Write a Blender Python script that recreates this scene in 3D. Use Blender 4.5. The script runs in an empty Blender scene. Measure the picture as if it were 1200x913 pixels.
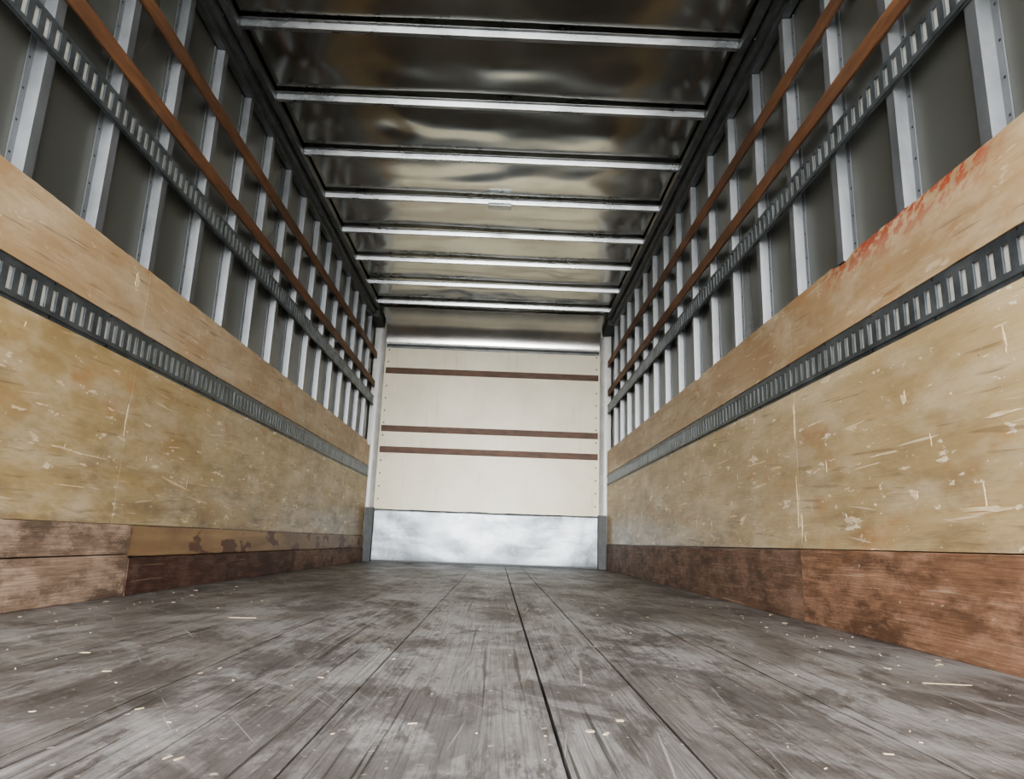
import bpy, bmesh, math, random
from mathutils import Matrix, Vector, noise as mn
random.seed(7)
Y0,Y1=-0.55,7.106
YE=Y1-.09
HW=1.22
# ------------------------------------------------------------ node helpers
class M:
    def __init__(s,name):
        s.m=bpy.data.materials.new(name); s.m.use_nodes=True
        s.nt=s.m.node_tree; s.b=s.nt.nodes['Principled BSDF']
        s.tc=s.nt.nodes.new('ShaderNodeTexCoord')
    def lk(s,a,b): s.nt.links.new(a,b)
    def setin(s,inp,v):
        if isinstance(v,(int,float)): inp.default_value=v
        elif isinstance(v,(tuple,list)):
            inp.default_value=tuple(v)+((1,) if len(v)==3 and inp.type=='RGBA' else ())
        else: s.lk(v,inp)
    def map(s,sc=(1,1,1),rot=(0,0,0),loc=(0,0,0)):
        n=s.nt.nodes.new('ShaderNodeMapping'); s.lk(s.tc.outputs['Object'],n.inputs[0])
        n.inputs['Rotation'].default_value=rot; n.inputs['Location'].default_value=loc
        n2=s.nt.nodes.new('ShaderNodeMapping'); s.lk(n.outputs[0],n2.inputs[0]); n2.inputs['Scale'].default_value=sc
        return n2.outputs[0]
    def noise(s,vec,scale=1,detail=4,rough=.5,dist=0):
        n=s.nt.nodes.new('ShaderNodeTexNoise'); s.lk(vec,n.inputs['Vector'])
        n.inputs['Scale'].default_value=scale;n.inputs['Detail'].default_value=detail
        n.inputs['Roughness'].default_value=rough;n.inputs['Distortion'].default_value=dist
        return n.outputs[0]
    def ramp(s,f,a,b,lo=0.0,hi=1.0):
        n=s.nt.nodes.new('ShaderNodeMapRange'); s.setin(n.inputs[0],f)
        n.inputs[1].default_value=a;n.inputs[2].default_value=b
        n.inputs[3].default_value=lo;n.inputs[4].default_value=hi
        return n.outputs[0]
    def mix(s,f,a,b,mode='MIX'):
        n=s.nt.nodes.new('ShaderNodeMix'); n.data_type='RGBA'; n.blend_type=mode
        s.setin(n.inputs[0],f); s.setin(n.inputs[6],a); s.setin(n.inputs[7],b)
        return n.outputs[2]
    def math(s,op,a,b=0.0,c=None):
        n=s.nt.nodes.new('ShaderNodeMath'); n.operation=op
        s.setin(n.inputs[0],a); s.setin(n.inputs[1],b)
        if c is not None: s.setin(n.inputs[2],c)
        return n.outputs[0]
    def xyz(s):
        n=s.nt.nodes.new('ShaderNodeSeparateXYZ'); s.lk(s.tc.outputs['Object'],n.inputs[0]); return n.outputs
    def attr(s,name):
        n=s.nt.nodes.new('ShaderNodeAttribute'); n.attribute_name=name; return n.outputs['Fac']
    def bump(s,h,strength=.3,dist=.01):
        n=s.nt.nodes.new('ShaderNodeBump'); s.lk(h,n.inputs['Height'])
        n.inputs['Strength'].default_value=strength;n.inputs['Distance'].default_value=dist
        s.lk(n.outputs[0],s.b.inputs['Normal'])
    def fin(s,col,rough=.5,metal=0.0):
        s.setin(s.b.inputs['Base Color'],col); s.setin(s.b.inputs['Roughness'],rough); s.setin(s.b.inputs['Metallic'],metal)
        return s.m
    def box(s,o,a,b,soft):
        return s.math('MULTIPLY',s.ramp(o,a-soft,a+soft),s.ramp(o,b-soft,b+soft,1,0))

def plywood(name,light,dark,chips=.5,red=False,seed=0,dirt=.5):
    m=M(name); L=(seed*3.1,seed*1.7,seed*.9); o=m.xyz()
    g=m.noise(m.map((1,.7,7),loc=L),2.2,6,.6,.6)
    c=m.mix(m.ramp(g,.3,.7),dark,light)
    fg=m.noise(m.map((1,1.5,60),loc=L),3,5,.7)
    c=m.mix(m.ramp(fg,.35,.75,0,.30),c,tuple(v*.6 for v in dark))
    w=m.noise(m.map((1,.35,2.6),loc=L),2.5,2,.5,.3)
    w=m.math('FRACT',m.math('MULTIPLY',w,11))
    c=m.mix(m.ramp(w,.78,1,0,.18),c,(dark[0]*.75,dark[1]*.62,dark[2]*.5))
    bl=m.noise(m.map((1,.8,1.3),loc=L),1.5,5,.55)
    c=m.mix(m.ramp(bl,.42,.68,0,.7),c,(dark[0]*.66,dark[1]*.62,dark[2]*.56))
    du=m.noise(m.map((1,1.2,3),loc=(seed,3,3)),2.6,6,.65)
    c=m.mix(m.ramp(du,.46,.68,0,.6),c,(.74,.63,.46))
    og=m.noise(m.map((1,1.3,2.2),loc=(seed,4,2)),3,4,.6)
    c=m.mix(m.ramp(og,.58,.74,0,.65),c,(.46,.22,.08))
    dr=m.noise(m.map((1,1.1,4.5),loc=(seed,5,1)),2.4,8,.70,.3)
    low=m.ramp(o[2],.25,.66,1.0,.35)
    c=m.mix(m.math('MULTIPLY',m.ramp(dr,.46,.66,0,dirt),low),c,(.17,.115,.065))
    ch=m.noise(m.map((1,2.6,8.5),loc=(seed,9,5)),2.4,5,.65,.2)
    c=m.mix(m.ramp(ch,.625,.655,0,chips),c,(.88,.77,.58))
    ch2=m.noise(m.map((1,9,16),loc=(seed,2,5)),2.2,5,.65,.2)
    c=m.mix(m.ramp(ch2,.665,.69,0,chips),c,(.88,.79,.62))
    for k,(r,th) in enumerate(((.04,.72),(-.12,.74))):
        sc=m.noise(m.map((1,1.3,40),rot=(r,0,0),loc=(seed,2+k,8)),2.0,2,.4)
        c=m.mix(m.ramp(sc,th,th+.02,0,chips*.8),c,(.82,.70,.50))
    dk=m.noise(m.map((1,1.5,30),rot=(-.05,0,0),loc=(seed,8,1)),2.2,3,.5)
    c=m.mix(m.ramp(dk,.64,.70,0,.5),c,(.18,.12,.065))
    sp=m.noise(m.map((1,6,6),loc=(seed,1,8)),9,2,.5)
    c=m.mix(m.ramp(sp,.74,.77,0,.6),c,(.10,.07,.04))
    if red:
        zone=m.math('MULTIPLY',m.box(o[1],1.40,2.20,.06),m.ramp(o[2],1.08,1.17))
        rn=m.noise(m.map((1,7,17),rot=(.5,0,0)),2.4,5,.65)
        c=m.mix(m.math('MULTIPLY',m.ramp(rn,.47,.53),m.math('MULTIPLY',zone,.85)),c,(.38,.045,.022))
    m.bump(m.math('ADD',fg,m.math('MULTIPLY',ch,1.5)),.25,.004)
    return m.fin(c,m.ramp(g,.3,.7,.48,.36))

def kickwood(name,light,dark,seed=0):
    m=M(name)
    g=m.noise(m.map((1,.9,9),loc=(seed,seed*2,0)),2.5,8,.7,.8)
    c=m.mix(m.ramp(g,.38,.62),dark,light)
    b=m.noise(m.map((1,1.4,3),loc=(seed,1,3)),2.5,6,.65)
    c=m.mix(m.ramp(b,.45,.60,0,.8),c,tuple(v*.5 for v in dark))
    du=m.noise(m.map((1,2,5),loc=(seed,7,3)),3,6,.7)
    c=m.mix(m.ramp(du,.46,.60,0,.7),c,tuple(min(1,v*1.3+.05) for v in light))
    s=m.noise(m.map((1,1.2,50),loc=(seed,6,3)),2.2,3,.5)
    c=m.mix(m.ramp(s,.66,.7,0,.55),c,(.55,.42,.30))
    f=m.noise(m.map((1,2,70),loc=(seed,2,3)),3,4,.6)
    c=m.mix(m.ramp(f,.4,.7,0,.55),c,tuple(v*.45 for v in dark))
    wt=m.noise(m.map((1,9,12),loc=(seed,2,5)),2.2,5,.65,.2)
    c=m.mix(m.ramp(wt,.68,.70,0,.7),c,(.66,.56,.44))
    m.bump(m.math('ADD',g,f),.5,.006)
    return m.fin(c,.6)

def galv(name,a,b,metal=.8,rough=.38,bmp=.15,scale=9,stretch=(1,1,1)):
    m=M(name)
    n=m.noise(m.map(stretch),scale,5,.65)
    c=m.mix(m.ramp(n,.35,.7),a,b)
    m.bump(n,bmp,.004)
    return m.fin(c,m.ramp(n,.3,.7,rough,rough+.15),metal)

MAT={}
MAT['ply_up_l']=plywood('plywood_upper_band_left',(.62,.455,.275),(.49,.335,.185),.35,False,1,.45)
MAT['ply_up']=plywood('plywood_upper_band',(.62,.455,.275),(.49,.335,.185),.35,True,1,.4)
MAT['ply_lo_l']=plywood('plywood_lower_left',(.60,.465,.255),(.46,.335,.16),.75,False,2,.75)
MAT['ply_lo_r']=plywood('plywood_lower_right',(.66,.52,.305),(.52,.385,.205),.9,False,5,.6)
MAT['kick_grey']=kickwood('weathered_board',(.46,.33,.24),(.26,.18,.13),1)
MAT['kick_mahog']=kickwood('mahogany_board',(.13,.060,.040),(.08,.038,.026),2)
MAT['kick_red']=kickwood('red_brown_plywood',(.38,.21,.125),(.22,.118,.07),3)
MAT['kick_far']=kickwood('brown_plywood',(.27,.16,.105),(.17,.098,.064),4)
m=M('stained_plywood_strip')
g=m.noise(m.map((1,.8,9)),2.2,6,.6,.5)
c=m.mix(m.ramp(g,.3,.7),(.27,.17,.09),(.46,.31,.165))
b=m.noise(m.map((1,2.2,5),loc=(0,1.3,.4)),2.0,4,.5)
c=m.mix(m.ramp(b,.54,.58,0,.9),c,(.12,.048,.03))
b=m.noise(m.map((1,1,1),loc=(0,5,1)),2.0,4,.5)
c=m.mix(m.ramp(b,.45,.65,0,.6),c,(.20,.12,.075))
MAT['kick_stain']=m.fin(c,.5)
MAT['track']=galv('galvanised_track',(.12,.135,.145),(.25,.275,.29),.75,.40)
MAT['trackback']=galv('track_backing_pale',(.62,.61,.56),(.76,.75,.70),.0,.5)  # pale non-metal strip seen through the track slots
MAT['stud']=galv('aluminium_stud',(.175,.185,.195),(.30,.315,.33),.6,.36,.08,5,(1,1,.5))
MAT['bow']=galv('aluminium_bow',(.30,.32,.33),(.60,.62,.64),.9,.22,.12,6,(.5,1,1))
MAT['rail']=galv('top_rail_metal',(.13,.14,.14),(.24,.25,.26),.8,.35)
MAT['darkmetal']=galv('dark_frame_metal',(.05,.055,.055),(.10,.105,.11),.6,.5)
MAT['post']=galv('painted_corner_post',(.46,.47,.47),(.60,.60,.59),.25,.42,.05)
MAT['rivet']=galv('dark_rivet',(.03,.03,.03),(.06,.06,.06),.5,.5)
m=M('rusty_brown_slat')
g=m.noise(m.map((3,1,8)),4,6,.65)
c=m.mix(m.ramp(g,.35,.7),(.15,.070,.035),(.30,.15,.075))
g2=m.noise(m.map((2,1,2)),2,4,.6)
c=m.mix(m.ramp(g2,.42,.62,0,.6),c,(.085,.047,.03))
m.bump(g,.3,.003); MAT['slat']=m.fin(c,.6)
m=M('dark_brown_slat')
g=m.noise(m.map((3,1,8)),3,6,.65)
c=m.mix(m.ramp(g,.35,.7),(.065,.033,.020),(.13,.065,.038))
MAT['slat_dark']=m.fin(c,.6)
m=M('wall_skin_grey')
n=m.noise(m.map((1,1.2,.5)),1.5,2,.4)
c=m.mix(m.ramp(n,.3,.7),(.155,.16,.145),(.215,.217,.195))
m.bump(n,.25,.02); MAT['skin']=m.fin(c,m.ramp(n,.3,.7,.26,.35),.5)
m=M('roof_sheet_steel')
n2=m.noise(m.map((1,1,1)),1.6,3,.5)
n3=m.noise(m.map((1,1,1)),5,5,.65)
c=m.mix(m.ramp(n2,.35,.7),(.44,.445,.42),(.60,.60,.565))
c=m.mix(m.ramp(n3,.55,.75,0,.3),c,(.32,.32,.29))
MAT['roof']=m.fin(c,m.ramp(n3,.3,.7,.12,.20),1.0)
m=M('header_sheet_metal')
n=m.noise(m.map((2,1,3)),1.5,3,.5)
c=m.mix(m.ramp(n,.35,.7),(.50,.50,.49),(.68,.68,.66))
MAT['header']=m.fin(c,.25,.9)
m=M('cream_back_panel')
n=m.noise(m.map((1,1,1)),2.5,5,.6)
c=m.mix(m.ramp(n,.4,.75),(.71,.665,.525),(.61,.555,.415))
s=m.noise(m.map((14,1,1.2)),1.5,3,.5)
c=m.mix(m.ramp(s,.62,.72,0,.25),c,(.5,.42,.28))
MAT['cream']=m.fin(c,.38)
m=M('galvanised_scuff_plate')
n=m.noise(m.map((1.1,1,2.0)),1.6,2,.45,.5)
n2=m.noise(m.map((1,1,1)),11,8,.75)
n3=m.noise(m.map((1.1,1,1.8)),1.9,7,.68,.3)
n4=m.noise(m.map((1.2,1,20),rot=(0,.05,0)),2.5,4,.6)
o=m.xyz()
c=m.mix(m.ramp(n2,.38,.62),(.17,.19,.21),(.33,.36,.39))
c=m.mix(m.ramp(n3,.40,.64,0,.75),c,(.085,.10,.115))
c=m.mix(m.ramp(n4,.6,.68,0,.45),c,(.08,.09,.10))
c=m.mix(m.ramp(m.math('ADD',o[2],m.math('MULTIPLY',n3,.08)),.05,.11,.7,0),c,(.06,.065,.07))
m.bump(m.math('ADD',n,m.math('MULTIPLY',n2,.02)),.4,.03)
MAT['scuff']=m.fin(c,m.ramp(n2,.3,.7,.30,.48),.8)
# floor
m=M('weathered_hardwood_floor')
t=m.attr('tone'); o=m.xyz()
g=m.noise(m.map((14,.8,1)),3,9,.72,.25)
c=m.mix(m.ramp(g,.34,.66),(.080,.072,.068),(.245,.232,.222))
c=m.mix(m.ramp(t,0,1,0,.6),c,(.12,.104,.094))
p=m.noise(m.map((2.0,1.0,1)),1.4,9,.72,.6)
c=m.mix(m.ramp(p,.45,.58,0,.75),c,(.33,.326,.322))
p2=m.noise(m.map((2.4,1.2,1),loc=(3,7,0)),1.7,9,.72,.5)
c=m.mix(m.ramp(p2,.50,.57,0,.72),c,(.068,.059,.054))
p3=m.noise(m.map((6,1.6,1),loc=(1,2,0)),2.6,9,.75,.3)
c=m.mix(m.ramp(p3,.54,.60,0,.7),c,(.045,.038,.034))
# wider smears dragged across the boards
p4=m.noise(m.map((1.2,5.5,1),rot=(0,0,.75),loc=(4,2,0)),1.6,6,.65,.3)
c=m.mix(m.ramp(p4,.56,.64,0,.4),c,(.36,.35,.34))
# damp stain near the tailgate
st=m.math('MULTIPLY',m.box(o[0],-.08,.12,.04),m.box(o[1],.70,1.02,.05))
sn=m.noise(m.map((6,4,1)),1.5,5,.6)
c=m.mix(m.math('MULTIPLY',st,m.ramp(sn,.42,.50,0,.7)),c,(.07,.062,.058))
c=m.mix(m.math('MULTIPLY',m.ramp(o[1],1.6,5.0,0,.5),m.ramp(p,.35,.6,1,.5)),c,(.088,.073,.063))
f=m.noise(m.map((110,1.6,1)),2,5,.65)
c=m.mix(m.ramp(f,.48,.66,0,.65),c,(.04,.034,.031))
f2=m.noise(m.map((40,.45,1),loc=(5,1,0)),2,3,.5)
c=m.mix(m.ramp(f2,.63,.67,0,.8),c,(.022,.019,.017))
for k,(r,th) in enumerate(((.12,.70),(-.55,.72),(.9,.74))):
    s=m.noise(m.map((75,1.1,1),rot=(0,0,r),loc=(k,3,1)),2.2,2,.4)
    c=m.mix(m.ramp(s,th,th+.02,0,.45),c,(.44,.42,.40))
sp=m.noise(m.map((1,1,1)),55,2,.5)
c=m.mix(m.ramp(sp,.69,.73,0,.6),c,(.5,.46,.40))
m.bump(m.math('ADD',g,m.math('MULTIPLY',f,.6)),.45,.004)
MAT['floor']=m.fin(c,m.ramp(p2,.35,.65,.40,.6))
m=M('wood_chips'); n=m.noise(m.map(),30)
MAT['chip']=m.fin(m.mix(n,(.66,.54,.38),(.45,.35,.23)),.7)
m=M('torn_wood_fibre'); n=m.noise(m.map((1,5,20)),6)
MAT['torn']=m.fin(m.mix(m.ramp(n,.3,.7),(.84,.71,.50),(.66,.50,.30)),.75)
m=M('concrete_yard'); n=m.noise(m.map(),.8,6)
MAT['yard']=m.fin(m.mix(n,(.36,.35,.33),(.5,.49,.47)),.9)
m=M('black_gap'); n=m.noise(m.map(),9)
MAT['gap']=m.fin(m.mix(n,(.012,.011,.010),(.025,.022,.02)),.9)
m=M('truck_outer_paint'); n=m.noise(m.map(),2)
MAT['outer']=m.fin(m.mix(n,(.7,.7,.7),(.75,.75,.75)),.4)
# ------------------------------------------------------------ mesh helpers
class G:
    def __init__(s): s.v=[];s.f=[];s.mi=[];s.mats=[]
    def mat(s,k):
        if k not in s.mats: s.mats.append(k)
        return s.mats.index(k)
    def box(s,x0,x1,y0,y1,z0,z1,k):
        x0,x1=sorted((x0,x1)); b=len(s.v)
        s.v+=[(x0,y0,z0),(x1,y0,z0),(x1,y1,z0),(x0,y1,z0),(x0,y0,z1),(x1,y0,z1),(x1,y1,z1),(x0,y1,z1)]
        for f in((0,3,2,1),(4,5,6,7),(0,1,5,4),(1,2,6,5),(2,3,7,6),(3,0,4,7)):
            s.f.append(tuple(b+i for i in f)); s.mi.append(s.mat(k))
    def prism(s,pts,n,k):
        b=len(s.v);c=len(pts);n=Vector(n)
        s.v+=[tuple(p) for p in pts]+[tuple(Vector(p)+n) for p in pts]
        s.f.append(tuple(range(b,b+c)));s.mi.append(s.mat(k))
        s.f.append(tuple(range(b+2*c-1,b+c-1,-1)));s.mi.append(s.mat(k))
        for i in range(c):
            j=(i+1)%c; s.f.append((b+i,b+c+i,b+c+j,b+j));s.mi.append(s.mat(k))
    def obj(s,name,parent=None,bevel=0,smooth=False):
        me=bpy.data.meshes.new(name); me.from_pydata(s.v,[],s.f)
        for k in s.mats: me.materials.append(MAT[k])
        me.polygons.foreach_set('material_index',s.mi)
        if smooth: me.polygons.foreach_set('use_smooth',[True]*len(s.f))
        bm=bmesh.new();bm.from_mesh(me);bmesh.ops.recalc_face_normals(bm,faces=bm.faces);bm.to_mesh(me);bm.free()
        o=bpy.data.objects.new(name,me);bpy.context.scene.collection.objects.link(o)
        if parent: o.parent=parent
        if bevel:
            md=o.modifiers.new('bevel','BEVEL');md.width=bevel;md.segments=2;md.limit_method='ANGLE'
        return o
def empty(name):
    o=bpy.data.objects.new(name,None);bpy.context.scene.collection.objects.link(o);return o
# ------------------------------------------------------------ shell
SK=1.272; TOP=2.60
walls={}
for side,nm in((-1,'wall_left'),(1,'wall_right')):
    g=G(); g.box(side*SK,side*(SK+.02),Y0,Y1+.12,-.10,TOP+.04,'skin')
    walls[side]=g.obj(nm)
g=G(); g.box(-SK,SK,Y1,Y1+.1,-.10,TOP+.04,'cream'); back=g.obj('wall_back')
g=G(); xs=[-1.27,-.97,-.68,-.385,-.237,-.09,.205,.362,.655,.80,.945,1.27]
wide={.205:.0050,.362:.0040,-.09:.0028,.655:.0034,-.385:.0022,-.68:.0026,-.97:.002,.945:.0026,-.237:.0012,.80:.0012}
tones=[]
for i in range(len(xs)-1):
    gl=wide.get(xs[i],.0005)/2; gr=wide.get(xs[i+1],.0005)/2
    g.box(xs[i]+gl,xs[i+1]-gr,Y0,Y1,-.035,0,'floor')
    t=random.random(); tones+= [t]*6
g.box(-1.27,1.27,Y0,Y1,-.10,-.036,'gap'); tones+=[0]*6
fl=g.obj('floor')
at=fl.data.attributes.new('tone','FLOAT','FACE')
at.data.foreach_set('value',tones)
# roof sheet, oil-canned
bows=[2.74-.532*5+.532*i for i in range(13)]
bows=[b for b in bows if b<6.6]
v=[];f=[];nx,ny=90,360
ye=6.66
for j in range(ny+1):
    y=Y0+(ye-Y0)*j/ny
    ph=(y-bows[0])/.532
    for i in range(nx+1):
        x=-1.2+2.4*i/nx
        e=1-abs(x/1.2)**4; sb=math.sin(math.pi*ph)**2
        z=2.550-.004*sb*e+.010*mn.noise(Vector((x*.8,y*.8,1)))*e
        z+=sb*e*(.014*mn.noise(Vector((x*1.6+.6*mn.noise(Vector((x*2,y*2,7))),y*3.2,3)))+.003*mn.noise(Vector((x*4,y*7,5))))
        v.append((x,y,z))
for j in range(ny):
    for i in range(nx):
        a=j*(nx+1)+i; f.append((a,a+nx+1,a+nx+2,a+1))
me=bpy.data.meshes.new('ceiling');me.from_pydata(v,[],f);me.materials.append(MAT['roof'])
me.polygons.foreach_set('use_smooth',[True]*len(f))
ceil=bpy.data.objects.new('ceiling',me);bpy.context.scene.collection.objects.link(ceil)
g=G(); g.box(-SK-.02,SK+.02,Y0,Y1+.12,TOP+.041,TOP+.06,'outer'); g.obj('roof_outer_skin',parent=ceil)
for n,y in enumerate(bows):
    g=G(); w=.018
    prof=[(-w-.016,2.530),(-w,2.530),(-w+.006,2.502),(w-.006,2.502),(w,2.530),(w+.016,2.530),(w+.016,2.534),(-w-.016,2.534)]
    g.prism([(-1.148,y+a,z) for a,z in prof],(2.296,0,0),'bow')
    o=g.obj('roof_bow' if n==0 else 'roof_bow.%03d'%n)
    if abs(y-(2.74+.532*3))<.01:
        g=G(); g.box(-.03,.13,y-.03,y+.035,2.482,2.503,'bow'); g.obj('bow_latch',parent=o,bevel=.004)  # latch piece on the underside of this bow
# top rails
for side in(-1,1):
    g=G(); S=side
    g.box(S*1.165,S*1.262,Y0,6.65,2.53,2.60,'rail')
    g.box(S*1.150,S*1.185,Y0,6.65,2.490,2.53,'rail')
    g.box(S*1.196,S*1.225,Y0,6.65,2.455,2.53,'rail')
    g.box(S*1.225,S*1.262,Y0,6.65,2.425,2.53,'rail')
    y=Y0+.05
    while y<6.6:
        g.box(S*1.193,S*1.196,y,y+.008,2.490,2.497,'bow'); y+=.09
    tr=g.obj('top_rail' if S<0 else 'top_rail.001',bevel=.003)
    h=G(); h.box(S*1.165,S*1.262,6.67,Y1-.075,2.43,2.53,'darkmetal'); h.obj('top_cap',parent=tr,bevel=.004)
# studs
stud_y=[1.06-.35*4+.35*i+.01 for i in range(22)]
stud_y=[y for y in stud_y if -.5<y<6.95]
SO=SK-.0008
for S in(-1,1):
    g=G(); r=G()
    for y in stud_y:
        w=.019
        prof=[(SO,-w-.026),(SO,w+.026),(SO-.004,w+.026),(SO-.004,w+.004),(1.233,w),(1.233,-w),(SO-.004,-w-.004),(SO-.004,-w-.026)]
        g.prism([(S*a,y+b,1.184) for a,b in prof],(0,0,1.24),'stud')
        z=1.24
        while z<2.4:
            for d in(-w-.018,w+.018): r.box(S*(SO-.005),S*(SO-.004),y+d-.003,y+d+.003,z-.003,z+.003,'rivet')
            z+=.10
    o=g.obj('vertical_stud_row' if S<0 else 'vertical_stud_row.001')
    r.obj('rivets',parent=o)
# plywood lining
def ragged(S,y0,y1,z0,z1,k,g,amp=1.0,seed=0):
    n=int((y1-y0)/.012); top=[]
    for i in range(n+1):
        y=y0+(y1-y0)*i/n
        c=mn.noise(Vector((y*3.1+seed,seed,0)))
        h=mn.noise(Vector((y*17+seed,3,0)))
        z=z1+.003*h*amp-(max(0,c-.28)*.12*amp*(1+.6*h))
        top.append((S*1.220,y,z))
    g.prism([(S*1.220,y0,z0)]+top+[(S*1.220,y1,z0)],(S*.012,0,0),k)
for S in(-1,1):
    sm=2.45 if S<0 else 2.51
    cuts=[Y0,sm-2.44+.0,sm,sm+2.44,YE]
    par=empty('plywood_lining' if S<0 else 'plywood_lining.001')
    g=G();h=G()
    for a,b in zip(cuts,cuts[1:]):
        if b-a<.05: continue
        ragged(S,a+.001,b-.001,.945,1.18,'ply_up_l' if S<0 else 'ply_up',g,1.0,S*5+3)
        h.box(S*1.220,S*1.232,a+.0015,b-.0015,.25,.825,'ply_lo_l' if S<0 else 'ply_lo_r')
    g.obj('upper_band',parent=par);h.obj('lower_panels',parent=par)
    t=G()
    def flake(y,z,ly,lz,rot=0):
        pts=[];n=15
        for i in range(n):
            a=2*math.pi*i/n; rr=1+random.uniform(-.6,.35)
            u=ly*.5*math.cos(a)*rr; w_=lz*.5*math.sin(a)*rr
            pts.append((S*1.2192,y+u*math.cos(rot)-w_*math.sin(rot),z+u*math.sin(rot)+w_*math.cos(rot)))
        t.prism(pts,(S*.0008,0,0),'torn')
    if S>0:
        for q in[(2.13,.34,.12,.020),(1.81,.40,.035,.035),(1.82,.66,.03,.035),(1.53,.345,.30,.012),(1.66,.09,.03,.02),(3.23,.39,.12,.012),(2.1,.62,.07,.016),(2.7,.56,.12,.010),(2.9,.60,.22,.007),(2.52,.72,.010,.13),(2.53,.42,.010,.16),(2.50,.33,.012,.08),(2.35,.68,.12,.008),(1.95,.52,.16,.006),(1.45,.55,.12,.009)]: flake(*q)
    else:
        for q in[(1.9,.55,.07,.010),(2.1,.47,.16,.006),(2.6,.62,.05,.012),(2.9,.42,.3,.008,-.15),(3.1,.37,.24,.006,-.1),(3.35,.50,.08,.010),(2.2,.36,.2,.005),(2.44,.60,.008,.13),(3.8,.45,.12,.009),(2.05,.66,.04,.014),(2.37,1.12,.03,.05)]: flake(*q)
    for i in range(80):
        flake(random.uniform(1.2,6.6),random.choice([random.uniform(.27,.8),random.uniform(.27,.6)]),random.uniform(.008,.06),random.uniform(.003,.010),random.choice([0,0,0,-.1,1.5]))
    for i in range(12):
        flake(random.uniform(1.3,6.6),random.uniform(.97,1.15),random.uniform(.01,.04),random.uniform(.003,.008))
    t.obj('torn_flakes',parent=par)
# kick boards
g=G()
g.box(-1.206,-1.232,Y0,2.565,.146,.248,'kick_grey'); g.box(-1.203,-1.232,Y0,2.565,.0,.143,'kick_grey')
g.box(-1.214,-1.232,2.568,YE-.02,.135,.247,'kick_stain')
g.box(-1.200,-1.232,2.568,4.65,.0,.132,'kick_mahog'); g.box(-1.206,-1.232,4.653,YE-.02,.0,.132,'kick_far')
g.obj('kick_board',bevel=.003)
g=G()
g.box(1.212,1.232,Y0,2.508,.0,.247,'kick_red'); g.box(1.214,1.232,2.512,4.9,.0,.245,'kick_far'); g.box(1.214,1.232,4.903,YE-.02,.0,.245,'kick_far')
g.obj('kick_board.001',bevel=.002)
# logistics tracks with real slots
cnt=0
def track(S,zc,hh,xf,pitch=.047,sw=.022,sh=.033):
    global cnt
    g=G()
    g.box(S*(xf+.003),S*(xf+.006),Y0,YE,zc-hh,zc-sh-.010,'track')
    g.box(S*(xf+.003),S*(xf+.006),Y0,YE,zc+sh+.010,zc+hh,'track')
    g.box(S*(xf-.003),S*(xf+.003),Y0,YE,zc-sh-.014,zc-sh,'track')
    g.box(S*(xf-.003),S*(xf+.003),Y0,YE,zc+sh,zc+sh+.014,'track')
    y=Y0
    while y<YE-pitch:
        g.box(S*(xf-.003),S*(xf+.003),y+sw,y+pitch,zc-sh,zc+sh,'track')
        y+=pitch
    g.box(S*(xf+.0061),S*(xf+.008),Y0,YE,zc-sh-.01,zc+sh+.01,'trackback')
    y=Y0+.1
    while y<YE-.1:
        for zz in(zc-hh+.006,zc+hh-.006): g.box(S*(xf+.001),S*(xf+.003),y-.004,y+.004,zz-.004,zz+.004,'rivet')
        y+=.30
    g.obj('logistics_track' if cnt==0 else 'logistics_track.%03d'%cnt); cnt+=1
track(-1,.885,.058,1.220);track(1,.885,.058,1.220)
track(-1,1.625,.052,1.224);track(1,1.625,.052,1.224)
k=0
def slatname():
    global k
    n='wooden_slat' if k==0 else 'wooden_slat.%03d'%k
    k+=1; return n
for S in(-1,1):
    for z in(1.80,2.11):
        g=G(); g.box(S*1.222,S*1.2325,Y0,YE,z-.034,z+.034,'slat'); g.obj(slatname(),bevel=.002)
# ------------------------------------------------------------ front wall
for z in(1.975,1.352,1.130):
    g=G(); g.box(-1.135,1.135,Y1-.013,Y1-.0006,z-.032,z+.032,'slat_dark'); g.obj(slatname(),bevel=.002)
g=G(); nxp,nzp=160,40
for j in range(nzp+1):
    for i in range(nxp+1):
        x=-1.135+2.27*i/nxp; z=.012+.508*j/nzp
        ed=min(1,min(x+1.135,1.135-x)*8)
        y=Y1-.018-.012*mn.noise(Vector((x*1.7,z*2.4,4)))*ed-.005*mn.noise(Vector((x*4,z*6,1)))*ed
        if j==nzp: y=Y1-.004
        g.v.append((x,y,z+ (0.006*mn.noise(Vector((x*5,9,1))) if j==nzp else 0)))
for j in range(nzp):
    for i in range(nxp):
        a=j*(nxp+1)+i; g.f.append((a,a+1,a+nxp+2,a+nxp+1)); g.mi.append(g.mat('scuff'))
sp=g.obj('scuff_plate',smooth=True)
g=G(); g.box(-1.135,1.135,Y1-.038,Y1-.032,.0,.018,'darkmetal'); g.obj('sill',parent=sp)
for S in(-1,1):
    g=G(); pts=[(S*1.262,Y1-.0006,.0)]
    for i in range(9):
        a=math.pi/2*i/8
        pts.append((S*(1.150+.06*(1-math.cos(a))),Y1-.0006-.07*math.sin(a),.0))
    pts.append((S*1.262,Y1-.0705,.0))
    g.prism(pts,(0,0,2.42),'post')
    o=g.obj('corner_post' if S<0 else 'corner_post.001')
    h=G(); h.box(S*1.150,S*1.218,Y1-.085,Y1-.072,.0,.53,'darkmetal'); h.box(S*1.138,S*1.149,Y1-.085,Y1-.002,.0,.53,'darkmetal'); h.obj('foot_guard',parent=o)
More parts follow.
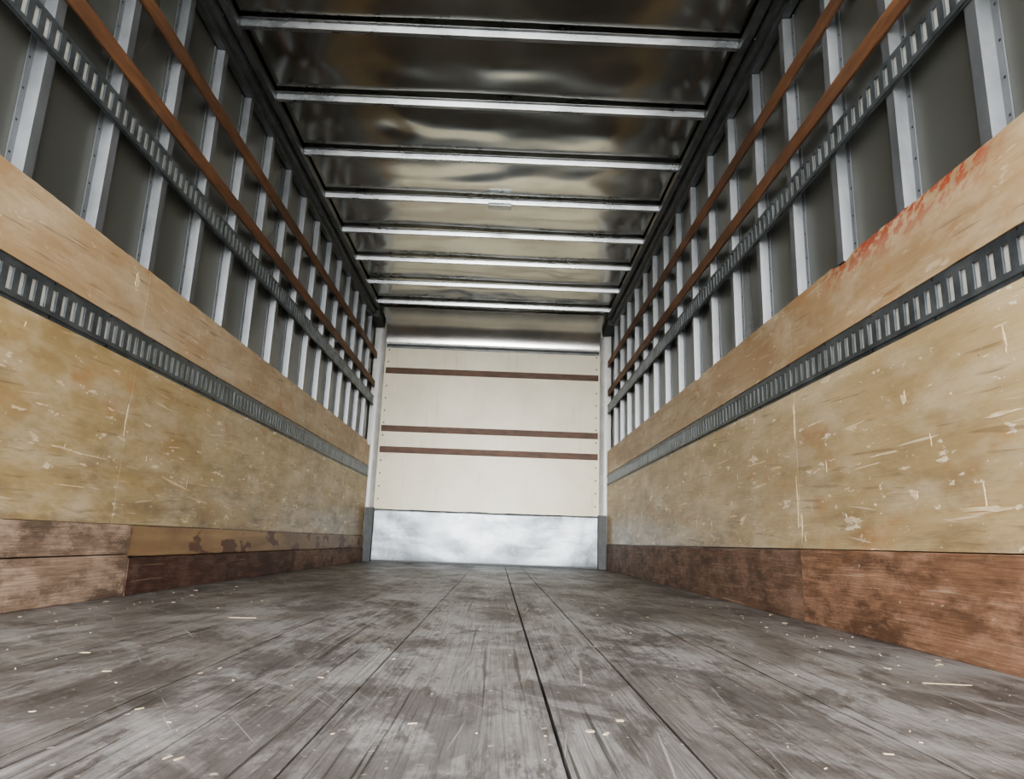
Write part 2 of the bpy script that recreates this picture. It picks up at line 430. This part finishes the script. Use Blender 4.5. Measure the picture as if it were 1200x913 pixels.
# rivets in the cream panel (belong to the wall, flush with its face)
g=G()
for S in(-1,1):
    z=.62
    while z<2.22:
        if min(abs(z-q) for q in(1.975,1.352,1.130))>.045:
            g.box(S*1.115-.007,S*1.115+.007,Y1-.0005,Y1+.004,z-.007,z+.007,'rivet')
        z+=.132
g.obj('panel_rivets',parent=back)
g=G(); g.box(-1.14,1.14,Y1-.03,Y1,2.262,2.282,'post'); g.box(-1.14,1.14,Y1-.02,Y1,2.225,2.238,'rail')
x=-1.1
while x<1.12:
    g.box(x-.005,x+.005,Y1-.033,Y1-.03,2.267,2.277,'rivet'); x+=.2
g.box(-1.14,1.14,Y1-.018,Y1,2.238,2.262,'darkmetal')
g.obj('trim_1',bevel=.002)
g=G();nxp=50
for j in range(13):
    t=j/12
    y=6.67+(Y1-.02-6.67)*math.sin(t*math.pi/2); z=2.535-.25*(1-math.cos(t*math.pi/2))
    for i in range(nxp+1):
        x=-1.145+2.29*i/nxp; g.v.append((x,y,z+.004*mn.noise(Vector((x*2,t*2,0)))))
for j in range(12):
    for i in range(nxp):
        a=j*(nxp+1)+i; g.f.append((a,a+1,a+nxp+2,a+nxp+1)); g.mi.append(g.mat('header'))
g.obj('header_panel',smooth=True)
# ------------------------------------------------------------ debris on floor
g=G()
def chip(x,y,l,w,a):
    pts=[]
    for i,(u,vv) in enumerate([(-.5,-.3),(-.2,-.5),(.3,-.45),(.5,-.1),(.42,.4),(-.1,.5),(-.48,.25)]):
        u*=l*random.uniform(.8,1.1); vv*=w*random.uniform(.7,1.2)
        pts.append((x+u*math.cos(a)-vv*math.sin(a),y+u*math.sin(a)+vv*math.cos(a),.0003))
    g.prism(pts,(0,0,.001),'chip')
for x,y,l,w,a in[(-.59,2.05,.075,.014,.1),(.99,1.38,.10,.006,-.1),(.25,.96,.012,.012,.5),(.27,.95,.016,.005,1),(-.66,1.41,.02,.005,.2),(.02,.97,.014,.003,.4),(-.22,.80,.014,.003,1.2),(.30,1.02,.012,.010,.2),(-.35,1.0,.012,.003,.9),(-.3,1.2,.014,.004,2.)]: chip(x,y,l,w,a)
for i in range(420):
    y=random.uniform(.75,1)+random.random()**1.5*5
    x=random.uniform(-1.15,1.15)
    if random.random()<.45: x=random.choice([-1,1])*random.uniform(.9,1.18)
    s_=random.random()**2.5
    chip(x,y,.003+.014*s_,.0012+.003*s_,random.uniform(0,3.14))
g.obj('wood_chip_debris')
# ------------------------------------------------------------ outside + light
g=G(); g.box(-25,25,-40,25,-1.3,-1.2,'yard'); g.obj('ground')
w=bpy.data.worlds.new('World');bpy.context.scene.world=w;w.use_nodes=True
bg=w.node_tree.nodes['Background'];bg.inputs[0].default_value=(.96,.975,1,1);bg.inputs[1].default_value=10
l=bpy.data.lights.new('rear_glow_fill','SUN');l.energy=6.5;l.angle=math.radians(28);l.color=(1,.98,.94)  # added broad glow through the open rear, brightens the back wall
o=bpy.data.objects.new('rear_glow_fill',l);bpy.context.scene.collection.objects.link(o)
o.rotation_euler=Vector((.03,1,-.04)).to_track_quat('-Z','Y').to_euler()
try:
    bpy.context.scene.view_settings.look='AgX - Medium High Contrast'
except Exception as e: print(e)
# ------------------------------------------------------------ camera
c=bpy.data.cameras.new('camera');c.sensor_width=36;c.lens=802.63/1200*36;c.clip_start=.01
o=bpy.data.objects.new('camera',c);bpy.context.scene.collection.objects.link(o)
R=((0.99916,0.01318,-0.03882),(-0.02129,0.976,-0.21671),(0.03503,0.21735,0.97546))
mt=Matrix(((R[0][0],R[0][2],-R[0][1],.1205),(R[1][0],R[1][2],-R[1][1],0),(R[2][0],R[2][2],-R[2][1],.2361),(0,0,0,1)))
o.matrix_world=mt
bpy.context.scene.camera=o
